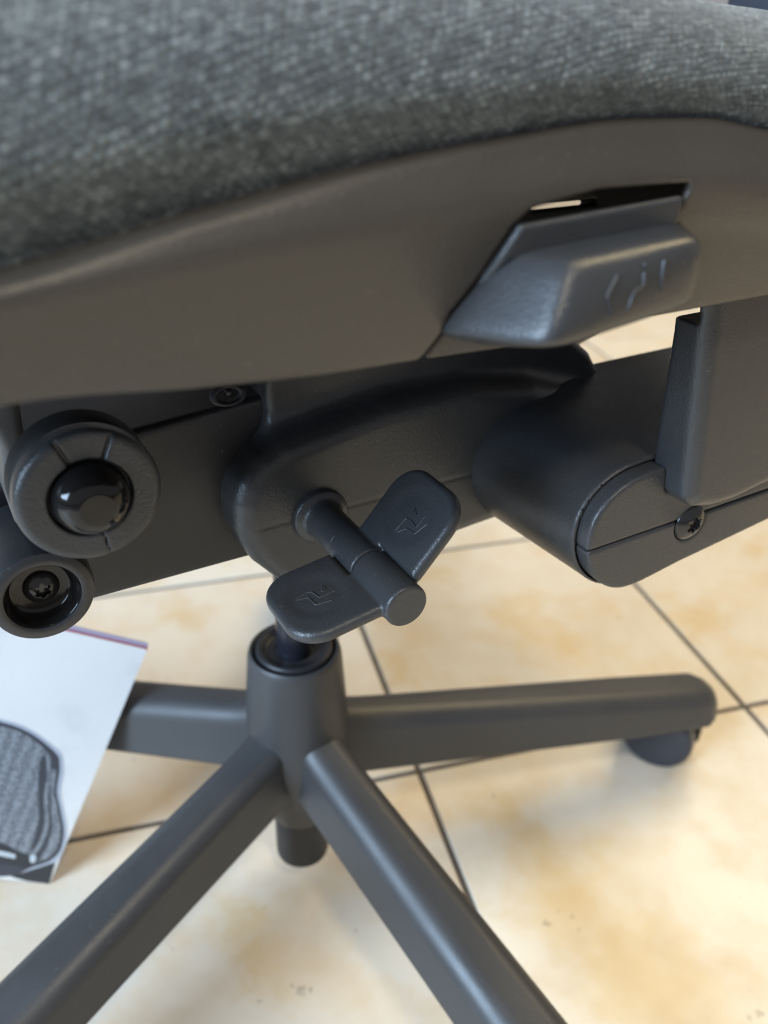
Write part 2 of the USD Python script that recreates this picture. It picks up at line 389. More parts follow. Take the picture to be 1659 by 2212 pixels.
# --- five legs, hub, column
LEGS = [-8.2, -81.0, -158.8, 131.5, 61.5]
for a in LEGS:
    A = math.radians(a); er, el, ez = np.array([math.cos(A), math.sin(A), 0]), np.array([-math.sin(A), math.cos(A), 0]), np.array([0, 0, 1.0])
    secs = []
    rr = [.012, .028, .034, .040, .048, .060, .08, .12, .17, .22, .27, .31, .340, .356, .366, .3715, .3735]
    for r in rr:
        top, bot = .1705-.236*r, .1165-.180*r
        flare = .012*math.exp(-max(r-.030, 0)/.007)
        w = .0305+.030*min(r, .27)
        if a > 100: top, bot = top+.006, bot+.005
        top += flare*.30
        e = max(0, (r-.356)/.0175)
        s = math.sqrt(max(0, 1-min(e, .985)**2)) if e > 0 else 1
        h = top-bot
        o = rrect(w*s*1.0, h*(.35+.65*s), min(.0130, w*s*.45, h*.45), 8, min(.005, w*s*.4))
        zc = (top+bot)/2-(h*(1-(.35+.65*s))/2)*.2
        flw = 1+.30*(.5-o[:, 1]/h)*(.45+min(r, .25)*2.2)                       # sides splay slightly towards the lower edge
        secs.append(er*r+el*(o[:, :1]*flw[:, None])+ez*(zc+o[:, 1:2]))
    put('leg', loft(secs), 'base_plastic', chair, smooth=50)
    # twin-wheel caster under the leg's end
    cst = xf('caster', chair)
    fy = np.array([-.86, -.51, 0]); fy /= np.linalg.norm(fy)
    Rz = A-math.radians(-8.2); fy = np.array([fy[0]*math.cos(Rz*1.7)-fy[1]*math.sin(Rz*1.7), fy[0]*math.sin(Rz*1.7)+fy[1]*math.cos(Rz*1.7), 0]); fx = np.array([fy[1], -fy[0], 0])
    piv = er*.350; wc = piv-er*.013+el*.0100+np.array([0, 0, .0310])
    for sd in (-1, 1):
        wm = lathe([(0, -.0082), (.012, -.0080), (.0210, -.0086), (.0225, -.0090), (.0280, -.0084), (.0303, -.0064), (.0310, -.003), (.0310, .005), (.0296, .0085), (.012, .0088), (0, .0088)], 'Z', n=64)
        Rm = np.eye(4); Rm[:3, 2] = -fy*sd; Rm[:3, 1] = [0, 0, 1]; Rm[:3, 0] = np.cross([0, 0, 1.0], -fy*sd)
        wm.apply_transform(Rm); wm.apply_translation(wc+fy*sd*.0120)
        if wm.volume < 0: wm.invert()
        put('wheel', wm, 'caster_plastic', cst)
    hb = trimesh.creation.cylinder(.0330, .022, sections=64); hb = trimesh.boolean.difference([hb, trimesh.creation.box((.2, .2, .2)).apply_translation((0, -.1085, 0))], engine='manifold')
    Rm = np.eye(4); Rm[:3, 2] = -fy; Rm[:3, 1] = [0, 0, 1]; Rm[:3, 0] = np.cross([0, 0, 1.0], -fy); hb.apply_transform(Rm); hb.apply_translation(wc-fy*.0165)
    if hb.volume < 0: hb.invert()
    put('hood', hb, 'base_plastic', cst, smooth=40)
    put('axle_block', loft([np.stack([wc[0]+fx[0]*q[:, 0]+fy[0]*t, wc[1]+fx[1]*q[:, 0]+fy[1]*t, wc[2]+.006+q[:, 1]], 1) for t in (-.0030, .0030) for q in [rrect(.024, .034, .008, 6)]]), 'base_plastic', cst)
    put('stem', lathe([(0, .045), (.0055, .045), (.0055, .075), (0, .075)], loc=piv, n=24), 'column_steel', cst)
hub = [(0, .073), (.0200, .073), (.0220, .0745), (.0238, .078), (.0280, .095), (.0315, .115), (.0348, .140), (.0347, .158), (.0340, .175), (.0322, .200), (.0307, .2185), (.0298, .2222), (.0285, .2235), (.0272, .2232), (.0262, .2215), (.0255, .2205), (.0, .2205)]
put('hub', lathe(hub, n=96), 'base_plastic', chair, smooth=50)
put('column_collar', lathe([(.0135, .2195), (.0252, .2195), (.0252, .2235), (.0242, .2250), (.0225, .2255), (.0205, .2245), (.019, .2222), (.0165, .2215), (.0145, .2215), (.0135, .2215)], n=96), 'dark_plastic', chair, smooth=50)
put('gas_column', lathe([(0, .218), (.0114, .218), (.0114, .372), (0, .372)], n=64), 'column_steel', chair)
put('column_tip', lathe([(0, .0275), (.0180, .0275), (.0192, .0288), (.0195, .0305), (.0195, .076), (0, .076)], n=64), 'black_rubber', chair)

# --- mechanism housing: a long rounded body with a nose, and a narrower block above
SPL = .391
A1 = polyXZ([(595, 942), (544, 979), (506, 1034), (494, 1078), (497, 1134), (516, 1170), (540, 1204), (592, 1242), (640, 1262), (820, 1196), (1006, 1128), (1200, 1060), (1290, 1000), (1285, 872), (1240, 842), (1140, 822), (1000, 822), (820, 860), (660, 918)], -.100)
A1 = soft(A1, .006)
A2 = polyXZ([(582, 930), (574, 850), (570, 760), (900, 690), (1190, 715), (1245, 736), (1278, 764), (1298, 806), (1300, 850), (600, 960)], -.095)
A2 = soft(A2, .0025)
g = Grid((-.085, -.118, .345), (.135, .118, .500), .0010)
d1 = sd_poly(A1, g.x, g.z); d2 = sd_poly(A2, g.x, g.z)
F = ext(d1, g.y, -.110, .110, .0095)
F = smin(F, ext(d2, g.y, -.095, .095, .004), .010)
F = np.maximum(F, -(np.hypot(np.abs(g.z-SPL), np.abs(np.abs(g.y)-.110))-.0004))          # fine parting line along the side
put('mechanism_housing', surface_nets(F, g), 'charcoal_plastic', chair)
# lower half shell: the parting line
# --- front linkage bar
B1 = polyXZ([(-60, 1366), (205, 1297), (545, 1203), (600, 1188), (592, 851), (456, 888), (286, 934), (60, 1000), (-60, 1090)], -.09)
g = Grid((-.20, -.098, .345), (-.02, .098, .465), .0012)
F = ext(sd_poly(soft(B1, .003), g.x, g.z), g.y, -.090, .090, .0028)
put('front_link', surface_nets(F, g), 'dark_plastic', chair)
# dark clip with a small steel eye where the link meets the seat
ctr = at(492, 853, 'Y', -.10); cl = xf('cable_clip', chair)
th = np.linspace(0, 2*np.pi, 33)
rg = trimesh.creation.torus(.0060, .0017, 48, 16); rg.apply_transform(trimesh.transformations.rotation_matrix(math.radians(78), [1, 0, 0])); rg.apply_scale([1, 1, .55]); rg.apply_translation(ctr)
put('ring', rg, 'black_rubber', cl, smooth=60)
put('eye', trimesh.creation.icosphere(3, .0016).apply_translation(ctr+np.array([.0003, 0, .001])), 'screw_steel', cl)

# --- front bracket beside the pivot caps
K1 = polyXZ([(-90, 830), (40, 850), (62, 985), (64, 1120), (40, 1150), (22, 1100), (12, 1040), (3, 975), (-20, 930), (-90, 905)], -.112)
g = Grid((-.205, -.12, .40), (-.14, -.05, .53), .0009)
F = ext(sd_poly(soft(K1, .0015), g.x, g.z), g.y, -.112, -.070, .003)
put('front_bracket', surface_nets(F, g), 'grey_plastic', chair)

# --- pivot cap: a thick dished disc with a bevelled rim, two radial steps and a domed bolt head
kc = tuple(at(197, 1076, 'Y', -.149)[[0, 2]])
g = Grid((kc[0]-.03, -.158, kc[1]-.03), (kc[0]+.03, -.098, kc[1]+.03), .00060)
rad = np.hypot(g.x-kc[0], g.z-kc[1])
F = cylY(g, *kc, .0234, -.1495, -.1395, .0032)
dish = rad-.0134
F = smax(F, -ext(np.broadcast_to(dish, g.shape), g.y, -.1600, -.1465, .0005), .0008)
ang = np.arctan2(g.x-kc[0], g.z-kc[1])                       # clockwise from the top
for a0, wdt in ((-.36, .00055), (.42, .0004), (3.0, .00025)):
    lx = (g.x-kc[0])*math.cos(a0)-(g.z-kc[1])*math.sin(a0); lz = (g.x-kc[0])*math.sin(a0)+(g.z-kc[1])*math.cos(a0)
    F = smax(F, -np.maximum(np.maximum(np.abs(lx)-wdt, .012-lz), g.y+.1478), .0006)
sector = np.maximum(np.maximum(-.36-ang, ang-.42)*rad, .011-rad)  # the sunk flat between the two steps
F = smax(F, -np.maximum(sector, g.y+.1486), .0008)
pc = xf('pivot_cap', chair, label='large front pivot cap with a glossy domed bolt head')
put('cap_body', surface_nets(F, g), 'charcoal_plastic', pc)
put('bushing', lathe([(0, -.1400), (.0208, -.1400), (.0225, -.1385), (.0232, -.1360), (.0232, -.1300), (0, -.1295)], 'Y', (kc[0], 0, kc[1]), 80), 'slit_dark', pc, smooth=50)
put('pivot_pin', lathe([(0, -.132), (.0085, -.132), (.0085, -.085), (0, -.085)], 'Y', (kc[0]+.012, 0, kc[1]-.012), 48), 'slit_dark', pc, smooth=50)
bolt = lathe([(0, -.1578), (.0052, -.1578), (.0060, -.1576), (.0074, -.1570), (.0092, -.1558), (.0107, -.1541), (.0118, -.1519), (.0124, -.1495), (.0126, -.1470), (.0126, -.1445), (0, -.1445)], 'Y', (kc[0], 0, kc[1]), 72)
bv = np.array(bolt.vertices); an = np.arctan2(bv[:, 0]-kc[0], bv[:, 2]-kc[1]); rd = np.hypot(bv[:, 0]-kc[0], bv[:, 2]-kc[1])
k = 1-.010*(np.cos(an*9)*.5+.5)*np.clip((rd-.007)/.003, 0, 1)*np.clip((.0125-rd)/.001+.3, 0, 1)
bv[:, 0] = kc[0]+(bv[:, 0]-kc[0])*k; bv[:, 2] = kc[1]+(bv[:, 2]-kc[1])*k; bolt.vertices = bv
put('bolt_head', bolt, 'black_gloss', pc, smooth=60)

# --- screw sleeve below it: a deep ring with a torx screw at the bottom
sc = tuple(at(94, 1291, 'Y', -.1300)[[0, 2]])
sl = xf('screw_sleeve', chair, label='deep round sleeve with a torx screw inside')
put('sleeve', lathe([(.0148, -.090), (.0184, -.090), (.0188, -.120), (.0186, -.1265), (.0177, -.1295), (.0158, -.1305), (.0140, -.1305), (.0133, -.1300), (.0131, -.1285), (.0131, -.10), (.0148, -.10)], 'Y', (sc[0], 0, sc[1]), 96), 'sleeve_plastic', sl, smooth=40)
put('cup', lathe([(0, -.1215), (.0095, -.1222), (.0112, -.1235), (.0122, -.1262), (.0126, -.1290), (.0129, -.1293), (.0130, -.1285), (.0130, -.110), (0, -.110)], 'Y', (sc[0], 0, sc[1]), 96), 'black_gloss', sl, smooth=50)


def torx(cx, cz, y, r, parent, nrm=None):
    """A button-head screw whose axis is y (head towards -y), with a six-lobed socket."""
    s = xf('screw', parent) if parent.count('/') < 3 else parent
    gg = Grid((cx-r*1.1, y-.0045, cz-r*1.1), (cx+r*1.1, y+.0015, cz+r*1.1), r/44)
    rd = np.hypot(gg.x-cx, gg.z-cz); an = np.arctan2(gg.x-cx, gg.z-cz)
    R = (r*r+.0034**2)/(2*.0034)
    Fh = np.maximum(np.sqrt(rd**2+(gg.y-(y-.0034+R))**2)-R, gg.y-y-.0008); Fh = smax(Fh, rd-r, r*.1)
    Fh = smax(Fh, -np.maximum(rd-r*(.40+.075*np.cos(6*an)), gg.y-(y-.0006)), r*.05)
    return surface_nets(Fh, gg)


put('screw', torx(sc[0]+.0006, sc[1]-.0006, -.1222, .0066, chair), 'screw_steel', sl)

# --- control handle: stem with collar, two hinged segments each with a paddle
RX, RZ = -.0313, .3905
hd = xf('tilt_handle', chair)
put('collar', lathe([(.0, -.1075), (.0128, -.1075), (.0128, -.1118), (.0120, -.1128), (.0104, -.1133), (.0092, -.1140), (.0086, -.1155), (.0084, -.118), (0, -.118)], 'Y', (RX, 0, RZ), 80), 'charcoal_plastic', hd, smooth=50)
put('stem', lathe([(0, -.112), (.0083, -.112), (.0083, -.1360), (.0080, -.1364), (0, -.1364)], 'Y', (RX, 0, RZ), 80), 'charcoal_plastic', hd, smooth=50)


def paddle(ang, y0, y1, seg0, seg1, L, join, webside):
    """A rounded paddle (radial x along-the-rod outline) with a dished thumb rest, joined with its ring of the rod between join[0] and join[1]."""
    A = math.radians(ang)
    g = Grid((RX-.06, y0-.006, RZ-.055), (RX+.06, max(y1, seg1)+.004, RZ+.055), .00065)
    s = (g.x-RX)*math.cos(A)+(g.z-RZ)*math.sin(A); t = -(g.x-RX)*math.sin(A)+(g.z-RZ)*math.cos(A)
    out = Polygon([(.0, y0), (L, y0), (L, y1), (.0, y1)])
    c = out.buffer(-.0135).buffer(.0135, quad_segs=12)
    c = unary_union([c, Polygon([(0, y0), (L*.6, y0), (L*.6, y1), (0, y1)])])
    gap = Polygon([(0, -9), (.0094, -9), (.0094, join[0]), (0, join[0])]) if join[0] > y0+.004 else Polygon([(0, 9), (.0094, 9), (.0094, join[1]), (0, join[1])])
    cfull = c.buffer(-.0012); c = c.difference(gap)
    us = np.linspace(-.005, L+.006, 160); vs = np.linspace(y0-.008, y1+.008, 150)
    tab = sd_poly(c, us[:, None], vs[None, :])
    yy = np.broadcast_to(g.y, g.shape)
    ss = np.broadcast_to(s, g.shape)
    d2 = map_coordinates(tab, [(ss-us[0])/(us[1]-us[0]), (yy-vs[0])/(vs[1]-vs[0])], order=1, mode='nearest')
    F = ext(d2, t, -.0029, .0029, .0026)
    cx, cy = L*.60, (y0+y1)/2
    q = np.sqrt(((s-cx)/.0125)**2+((g.y-cy)/.0135)**2)
    q = np.clip((1.12-q)/.5, 0, 1); F = F+.0008*q*q*(3-2*q)
    web = ext(map_coordinates(sd_poly(cfull, us[:, None], vs[None, :]), [(ss-us[0])/(us[1]-us[0]), (yy-vs[0])/(vs[1]-vs[0])], order=1, mode='nearest'), t*webside, -.0028, .0006, .0008)
    F = np.minimum(F, web)
    ring = cylY(g, RX, RZ, .0089, seg0, seg1, .0012 if seg0 > y0 else .0012)
    F = smin(F, ring, .0012)
    return surface_nets(F, g), (A, cx, cy)


pm, (A, cx, cy) = paddle(189.0, -.1825, -.1400, -.1853, -.1570, .0430, (-9, -.1565), -1)
p1 = put('paddle', pm, 'charcoal_plastic', hd, label='lower paddle, pointing to the seat front')
PAD1 = (A, cx, cy)
pm, (A, cx, cy) = paddle(49.0, -.1810, -.1385, -.1566, -.1366, .0440, (-.1560, 9), 1)
p2 = put('paddle', pm, 'charcoal_plastic', hd, label='upper paddle, pointing up towards the armrest')
PAD2 = (A, cx, cy)
# --- arm beam: D-shaped tube from the housing out to its end cap
D1 = polyXZ([(1440, 1208), (1390, 1234), (1340, 1260), (1302, 1270), (1264, 1254), (1242, 1222), (1235, 1185), (1243, 1130), (1268, 1080), (1310, 1035), (1362, 1003), (1404, 991), (1480, 970), (1860, 860), (1860, 1010), (1659, 1105), (1500, 1180)], -.180)
_q = np.array(D1.exterior.coords)[:12]; _t = np.concatenate([[0], np.cumsum(np.linalg.norm(np.diff(_q, axis=0), axis=1))])
_k = np.linspace(0, _t[-1], 80); _c = np.stack([np.interp(_k, _t, _q[:, i]) for i in (0, 1)], 1)
_w = np.exp(-.5*(np.arange(-12, 13)/4.0)**2); _w /= _w.sum()
_cs = np.stack([np.convolve(np.pad(_c[:, i], 12, mode='reflect', reflect_type='odd'), _w, 'valid') for i in (0, 1)], 1)
D1s = soft(Polygon(np.vstack([_cs, np.array(D1.exterior.coords)[12:-1]])), .004)
g = Grid((.030, -.184, .345), (.300, -.085, .47), .0012)
d1 = sd_poly(D1s, g.x, g.z)
F = ext(d1-.055*np.clip(g.y+.176, 0, .075)*np.clip((.425-g.z)/.03, 0, 1), g.y, -.180, -.06, .0016)
F = smax(F, -ext(sd_poly(D1s.buffer(-.0016), g.x, g.z), g.y, -.30, -.1765, .0003), .0006)     # shallow rim round the end
put('arm_beam', surface_nets(F, g), 'charcoal_plastic', chair)
# end cap in two halves
ins = D1s.buffer(-.0022)
pa, pb = at(1200, 1206, 'Y', -.183), at(1840, 985, 'Y', -.183)
low = Polygon([(pa[0]-.03, pa[2]-.20), (pb[0], pb[2]-.2), (pb[0], pb[2]), (pa[0], pa[2]), (pa[0]-.03, pa[2])])
gp = LineString([(pa[0], pa[2]), (pb[0], pb[2])]).buffer(.00022)
notch = polyXZ([(1430, 900), (1428, 1020), (1426, 1050), (1500, 1050), (1600, 960), (1860, 900), (1860, 700)], -.183)
g = Grid((.035, -.192, .345), (.300, -.172, .47), .0008)
lo_ = soft(ins.intersection(low), .0008)
hi_ = ins.difference(low).difference(gp).difference(notch)
hi_ = max(getattr(hi_, 'geoms', [hi_]), key=lambda q: q.area); hi_ = soft(hi_, .0012)
F = ext(sd_poly(lo_, g.x, g.z), g.y, -.1868, -.1745, .0013)
sx = at(1496, 1132, 'Y', -.188)
F = smax(F, -(np.sqrt((g.x-sx[0])**2+(g.z-sx[2])**2+(g.y+.192)**2)-.0108), .0008)
ec = put('lower_end_cap', surface_nets(F, g), 'charcoal_plastic', chair)
F = ext(sd_poly(hi_, g.x, g.z), g.y, -.1866, -.1745, .0018)
put('upper_end_cap', surface_nets(F, g), 'charcoal_plastic', chair)
put('screw', torx(sx[0], sx[2], -.1866, .0090, chair), 'screw_steel', chair, label='torx screw in the armrest end cap')

# --- armrest upright
UY = -.200
P1 = polyXZ([(1488, 1086), (1534, 689), (1538, 560), (1990, 470), (1990, 900), (1800, 985), (1720, 1030), (1659, 1052), (1590, 1086), (1545, 1101), (1505, 1104)], UY)
g = Grid((.060, -.206, .385), (.27, -.165, .535), .0011)
F = ext(sd_poly(soft(P1, .003), g.x, g.z), g.y, UY, -.1745, .0062)
F = smax(F, g.y+.1755+.0065*np.clip((g.z-.40)/.08, 0, 1), .004)
zn = at(1480, 684, 'Y', -.185)[2]; F = smax(F, -np.broadcast_to(smax(-(g.y+.1945), zn-g.z, .001), g.shape), .001)
put('arm_upright', surface_nets(F, g), 'charcoal_plastic', chair)

# --- seat shell, swept along the seat with a window cut for the lever
XB = np.array([-.40, -.24, -.1511, -.11, -.0676, -.03, .0078, .035, .058, .09, .14, .25])
ZB = np.array([.520, .530, .5372, .5450, .5522, .5562, .5590, .5585, .5553, .549, .542, .53])
ZL = np.array([.505, .507, .5070, .5030, .5003, .5000, .5000, .5000, .5000, .5000, .500, .500])
from scipy.interpolate import PchipInterpolator
zb_f, zl_f = PchipInterpolator(XB, ZB), PchipInterpolator(XB, ZL)


def half_width(X):
    """How far the side of the seat stands from its middle line, as a factor."""
    X = np.asarray(X, float)
    a = np.clip((X-.10)/.17, 0, 1); b = np.clip((-.20-X)/.12, 0, 1)
    return np.sqrt(np.clip(1-a**2.6, .02, 1))*np.sqrt(np.clip(1-.35*b**2, .02, 1))


def side_profile(X):
    """Outer side of the shell from its lower edge to the cushion: (y offset outward from the lower edge, z)."""
    zl, zb = float(zl_f(X)), float(zb_f(X)); h = zb-zl
    cr = np.interp(X, [-.16, -.07, .01, .06], [.88, .80, .76, .74])
    pts = [(0.0, 0.0), (.0012, .06), (.0045, .26), (.0075, .46), (.0100, cr-.17), (.0112, cr-.06), (.0113, cr), (.0106, cr+.06), (.0092, min(cr+.13, .97)), (.0070, 1.0)]
    t = np.linspace(0, 1, 40); P = np.array(pts)
    k = np.linspace(0, 1, len(P))
    return PchipInterpolator(k, P[:, 0])(t), zl+h*PchipInterpolator(k, P[:, 1])(t)


Y0 = .215
xs = np.concatenate([np.linspace(-.34, -.20, 12)[:-1], np.linspace(-.20, .12, 150), np.linspace(.12, .266, 16)[1:]])
slot_px = [(911, 775), (948, 720), (966, 676), (1028, 597), (1102, 488), (1141, 451), (1290, 410), (1487, 394), (1487, 408), (1473, 441), (1449, 480), (1400, 600), (1330, 640), (1300, 770), (1000, 830)]
slotXZ = []
for px, py in slot_px:
    p = at(px, py, 'Y', float(np.interp(py, [400, 480, 720, 780], [-.2255, -.2245, -.2165, -.2155])))
    slotXZ.append((p[0], p[2]))
slotP = soft(Polygon(slotXZ), .0006)
g = Grid((-.35, -.2305, .494), (.275, .03, .5660), .0016)
xi = g.x.ravel()
prof = [side_profile(x) for x in xi]
hw = half_width(xi)
outY = np.zeros((g.shape[0], g.shape[2])); zz = g.z.ravel()
for i, (o, z) in enumerate(prof):
    outY[i] = (Y0+np.interp(zz, z, o))*hw[i]
zbX, zlX = zb_f(xi)[:, None, None], zl_f(xi)[:, None, None]
Yo = outY[:, None, :]


def shell_field(g, Yo, zbX, zlX, th=.0026):
    body = np.maximum(np.abs(g.y)-Yo, np.maximum(g.z-zbX, zlX-g.z))*.97
    inner = np.maximum(np.abs(g.y)-(Yo-th), g.z-(zbX-.0022))
    return body, inner


# fine mesh of the near side, coarse mesh of the rest, as one part
g = Grid((-.275, -.2300, .4960), (.185, -.172, .5650), .00085)
xi, zz = g.x.ravel(), g.z.ravel(); hw = half_width(xi)
Yo = np.stack([(Y0+np.interp(zz, z, o))*hw[i] for i, (o, z) in enumerate(side_profile(x) for x in xi)])[:, None, :]
zbX, zlX = zb_f(xi)[:, None, None], zl_f(xi)[:, None, None]
a, b = (-g.y-Yo), np.maximum(g.z-zbX, zlX-g.z)
F = smax(a, b, .0022)
cav = np.maximum((-g.y)-(Yo-.0028), g.z-(zbX-.004))
F = smax(F, -cav, .0010)
win = ext(sd_poly(slotP, g.x, g.z), g.y, -.30, -.10, .0005)
F = smax(F, -win, .0008)
F = np.maximum(F, np.maximum(g.y+.176, np.maximum(-.270-g.x, g.x-.178)))
put('seat_shell', surface_nets(F, g), 'shell_plastic', chair)
# --- seat pan under the cushion: everything of the shell that the cushion hides
rings = []
for x in np.linspace(-.33, .262, 40):
    w_ = (Y0-.022)*float(half_width(x)); o = rrect(2*w_, .012, .004, 6)
    zc = min(float(zb_f(x)), .5535)-.0120
    rings.append(np.stack([np.full(len(o), x), o[:, 0], zc+o[:, 1]], 1))
put('seat_pan', loft(rings), 'dark_plastic', chair, smooth=50)

s0, s1 = at(1143, 441, 'Y', -.19), at(1279, 441, 'Y', -.19)
g = Grid((-.075, -.1935, .498), (.085, -.170, .5560), .0009)
F = np.maximum(np.maximum(-.070-g.x, g.x-.080), np.maximum(np.maximum(-.1915-g.y, g.y+.176), np.maximum(.5015-g.z, g.z-.5520)))
hole = np.maximum(np.maximum(s0[0]-g.x, g.x-s1[0]-.5*(g.y+.1915)), np.abs(g.z-(s0[2]+s1[2])/2-.25*(g.y+.19)*-1)-.00075)
F = np.maximum(np.broadcast_to(F, g.shape), -hole)
put('lever_rail', surface_nets(F, g), 'slit_dark', chair)
# --- cushion with real woven relief
PITCH_U, PITCH_V = .00220, .00165


def crest(X): return np.interp(X, [-.34, -.26, -.10, .0, .035, .058, .075, .10, .16, .262], [.578, .595, .604, .6005, .5945, .5905, .5885, .587, .583, .578])


def cushion_curve(X, T):
    """Points across the seat at station X: T from 0 (near seam) over the top to 1 (far seam)."""
    hw = half_width(X); zb = zb_f(X)
    top = crest(X)
    th = np.pi*T
    c, s = np.cos(th), np.sin(th)
    e = .30
    yy = -np.sign(c)*np.abs(c)**e
    k = .0072/.2222
    hf = np.clip(np.abs(s)**.62/.34, 0, 1); w = (Y0+.0022+.0098*hf*hf*(3-2*hf))*hw
    return yy*w, zb-.0030+(top-zb+.0030)*np.abs(s)**.62


X_f = np.concatenate([np.linspace(-.335, -.19, 20)[:-1], np.arange(-.19, .135, .00048), np.linspace(.136, .266, 22)])
# arc-length sampling of the section at a middle station, fine on the near side
Td = np.concatenate([np.geomspace(1e-6, .5, 4000)]); yd, zd = cushion_curve(np.full_like(Td, -.02), Td)
sl_ = np.concatenate([[0], np.cumsum(np.hypot(np.diff(yd), np.diff(zd)))])
S_near = np.arange(0, .095, .00046)
T_near = np.interp(S_near, sl_, Td); T_far = np.linspace(T_near[-1], 1, 60)[1:]
Tt = np.concatenate([T_near, T_far]); Ss = np.concatenate([S_near, S_near[-1]+np.linspace(0, .3, 60)[1:]])
XX, TT = np.meshgrid(X_f, Tt, indexing='ij'); SS = np.broadcast_to(Ss, XX.shape)
YY, ZZ = cushion_curve(XX, TT)
Pg = np.stack([XX, YY, ZZ], -1)
dU, dV = np.gradient(Pg, axis=0), np.gradient(Pg, axis=1)
Nn = np.cross(dV, dU); Nn /= np.maximum(np.linalg.norm(Nn, axis=-1, keepdims=True), 1e-12)
if Nn[len(X_f)//2, len(Tt)-31, 2] < 0: Nn = -Nn
ca, sa = math.cos(.20), math.sin(.20)
uu, vv = (XX*ca+SS*sa)/PITCH_U, (-XX*sa+SS*ca)/PITCH_V
wob = meshkit.noise(np.stack([uu*.35, vv*.35, 0*uu], -1), 3)-.5
uu = uu+.9*wob; vv = vv+.7*(meshkit.noise(np.stack([uu*.3, vv*.3, 0*uu+9], -1), 5)-.5)
jj = np.floor(vv); fu = uu+.5*(jj % 2); ii = np.floor(fu)
hsh = np.modf(np.abs(np.sin(ii*12.9898+jj*78.233)*43758.5453))[0]
du, dv = fu-ii-.5, vv-jj-.5
knot = np.clip(1-((du*.8+dv*.6)/.52)**2-((dv*.8-du*.6)/.36)**2, 0, 1)**.8*(.22+1.0*hsh**1.3)
weave = np.clip(1-(du/.5)**2-(dv/.5)**2, 0, 1)**.5
fine = ((XX > -.19) & (XX < .134) & (SS < .094))
edge = np.clip(SS/.004, 0, 1)
Pg = Pg+Nn*(np.where(fine, .00042*(weave-.4)+.00025*(meshkit.noise(Pg*900, 2)-.5), 0)*edge)[..., None]
nxg, nyg = XX.shape
ia = (np.arange(nxg-1)[:, None]*nyg+np.arange(nyg-1)).ravel()
fq = np.stack([ia, ia+1, ia+nyg+1, ia+nyg], 1)
dU, dV = np.gradient(Pg, axis=0), np.gradient(Pg, axis=1)
N2 = np.cross(dV, dU); N2 /= np.maximum(np.linalg.norm(N2, axis=-1, keepdims=True), 1e-12)
if N2[nxg//2, nyg-31, 2] < 0: N2 = -N2
_P, _N = Pg.reshape(-1, 3), N2.reshape(-1, 3)
_q = fq[len(fq)//3::997]; _fn = np.cross(_P[_q[:, 1]]-_P[_q[:, 0]], _P[_q[:, 2]]-_P[_q[:, 0]])
if (_fn*_N[_q[:, 0]]).sum() < 0: fq = fq[:, ::-1]
cp = put('seat_cushion', (Pg.reshape(-1, 3), fq, N2.reshape(-1, 3)), 'woven_fabric', chair, label='grey woven fabric cushion')
pv = UsdGeom.PrimvarsAPI(stage.GetPrimAtPath(cp)).CreatePrimvar('knot', Sdf.ValueTypeNames.FloatArray, 'vertex')
pv.Set(Vt.FloatArray.FromNumpy((knot*.52*np.where(fine, 1, .0)+np.where(fine, .06, .3)).astype(np.float32).ravel()))

# --- seat lever in the window of the shell
import manifold3d as m3
from manifold3d import Manifold


def ball_hull(pts, r):
    s = Manifold.sphere(r, 28)
    return Manifold.batch_hull([s.translate(tuple(map(float, p))) for p in pts])


def lv(a, b, y): return at(891+.3906*a, 367+.3906*b, 'Y', y)


R_ = .0042
ins_y = .0026
f0, f1, f3 = lv(900, 632, -.2385), lv(555, 515, -.2232), lv(262, 800, -.2168)
_n = np.cross(f1-f0, f3-f0); _d = lv(820, 868, -.2)-CAM; f2 = CAM+_d*(((f0-CAM)@_n)/(_d@_n))
_a, _b, _c = lv(855, 575, -.2425), lv(515, 470, -.2232), lv(170, 872, -.2172)
_n = np.cross(_b-_a, _c-_a); _d = lv(770, 965, -.2)-CAM; f2 = CAM+_d*(((_a-CAM)@_n)/(_d@_n))
hullp = np.array([lv(855, 575, -.2425), f2, lv(1590, 395, -.2415), lv(1535, 685, -.2405), lv(1130, 825, -.2395),
                  _b, lv(1425, 285, -.2215), _c, lv(420, 955, -.2160), lv(1400, 640, -.2150), lv(1425, 285, -.2100), lv(150, 880, -.2100)])
hl = trimesh.convex.convex_hull(hullp)
Pn, Pd = [], []
for n_, o_ in zip(hl.face_normals, hl.triangles[:, 0]):
    d_ = n_@o_
    if not any(n_@q > .97 for q in Pn): Pn.append(n_); Pd.append(d_)
g = Grid(hullp.min(0)-.003, hullp.max(0)+.003, .00065)
KS = .0016
LF = np.zeros(g.shape)
for n_, d_ in zip(Pn, Pd): LF = LF+np.exp(np.clip((n_[0]*g.x+n_[1]*g.y+n_[2]*g.z-d_-.0020)/KS, -60, 60))
LF = KS*np.log(LF); LG = g
body = surface_nets(LF, g)
tong = ball_hull([lv(600, 330, -.2265), lv(1462, 172, -.2265), lv(1420, 320, -.2265), lv(500, 480, -.2260),
                  lv(600, 330, -.2140), lv(1462, 172, -.2140), lv(1420, 400, -.2140), lv(240, 812, -.2140)], .0014)
groove = ball_hull([lv(560, 420, -.2305), lv(1400, 262, -.2305), lv(1380, 285, -.2300), lv(520, 450, -.2300)], .0008)
def man(m):
    k = m.to_mesh(); return trimesh.Trimesh(np.array(k.vert_properties[:, :3]), np.array(k.tri_verts), process=False)
lev = xf('seat_lever', chair)
put('grip', body, 'charcoal_plastic', lev)
put('tongue', man(tong), 'charcoal_plastic', lev, smooth=40)
lip = ball_hull([lv(90, 1018, -.2135), lv(215, 840, -.2150), lv(560, 905, -.2150), lv(900, 905, -.2150), lv(1100, 845, -.2150), lv(560, 915, -.2135), lv(1100, 838, -.2135)], .0010)
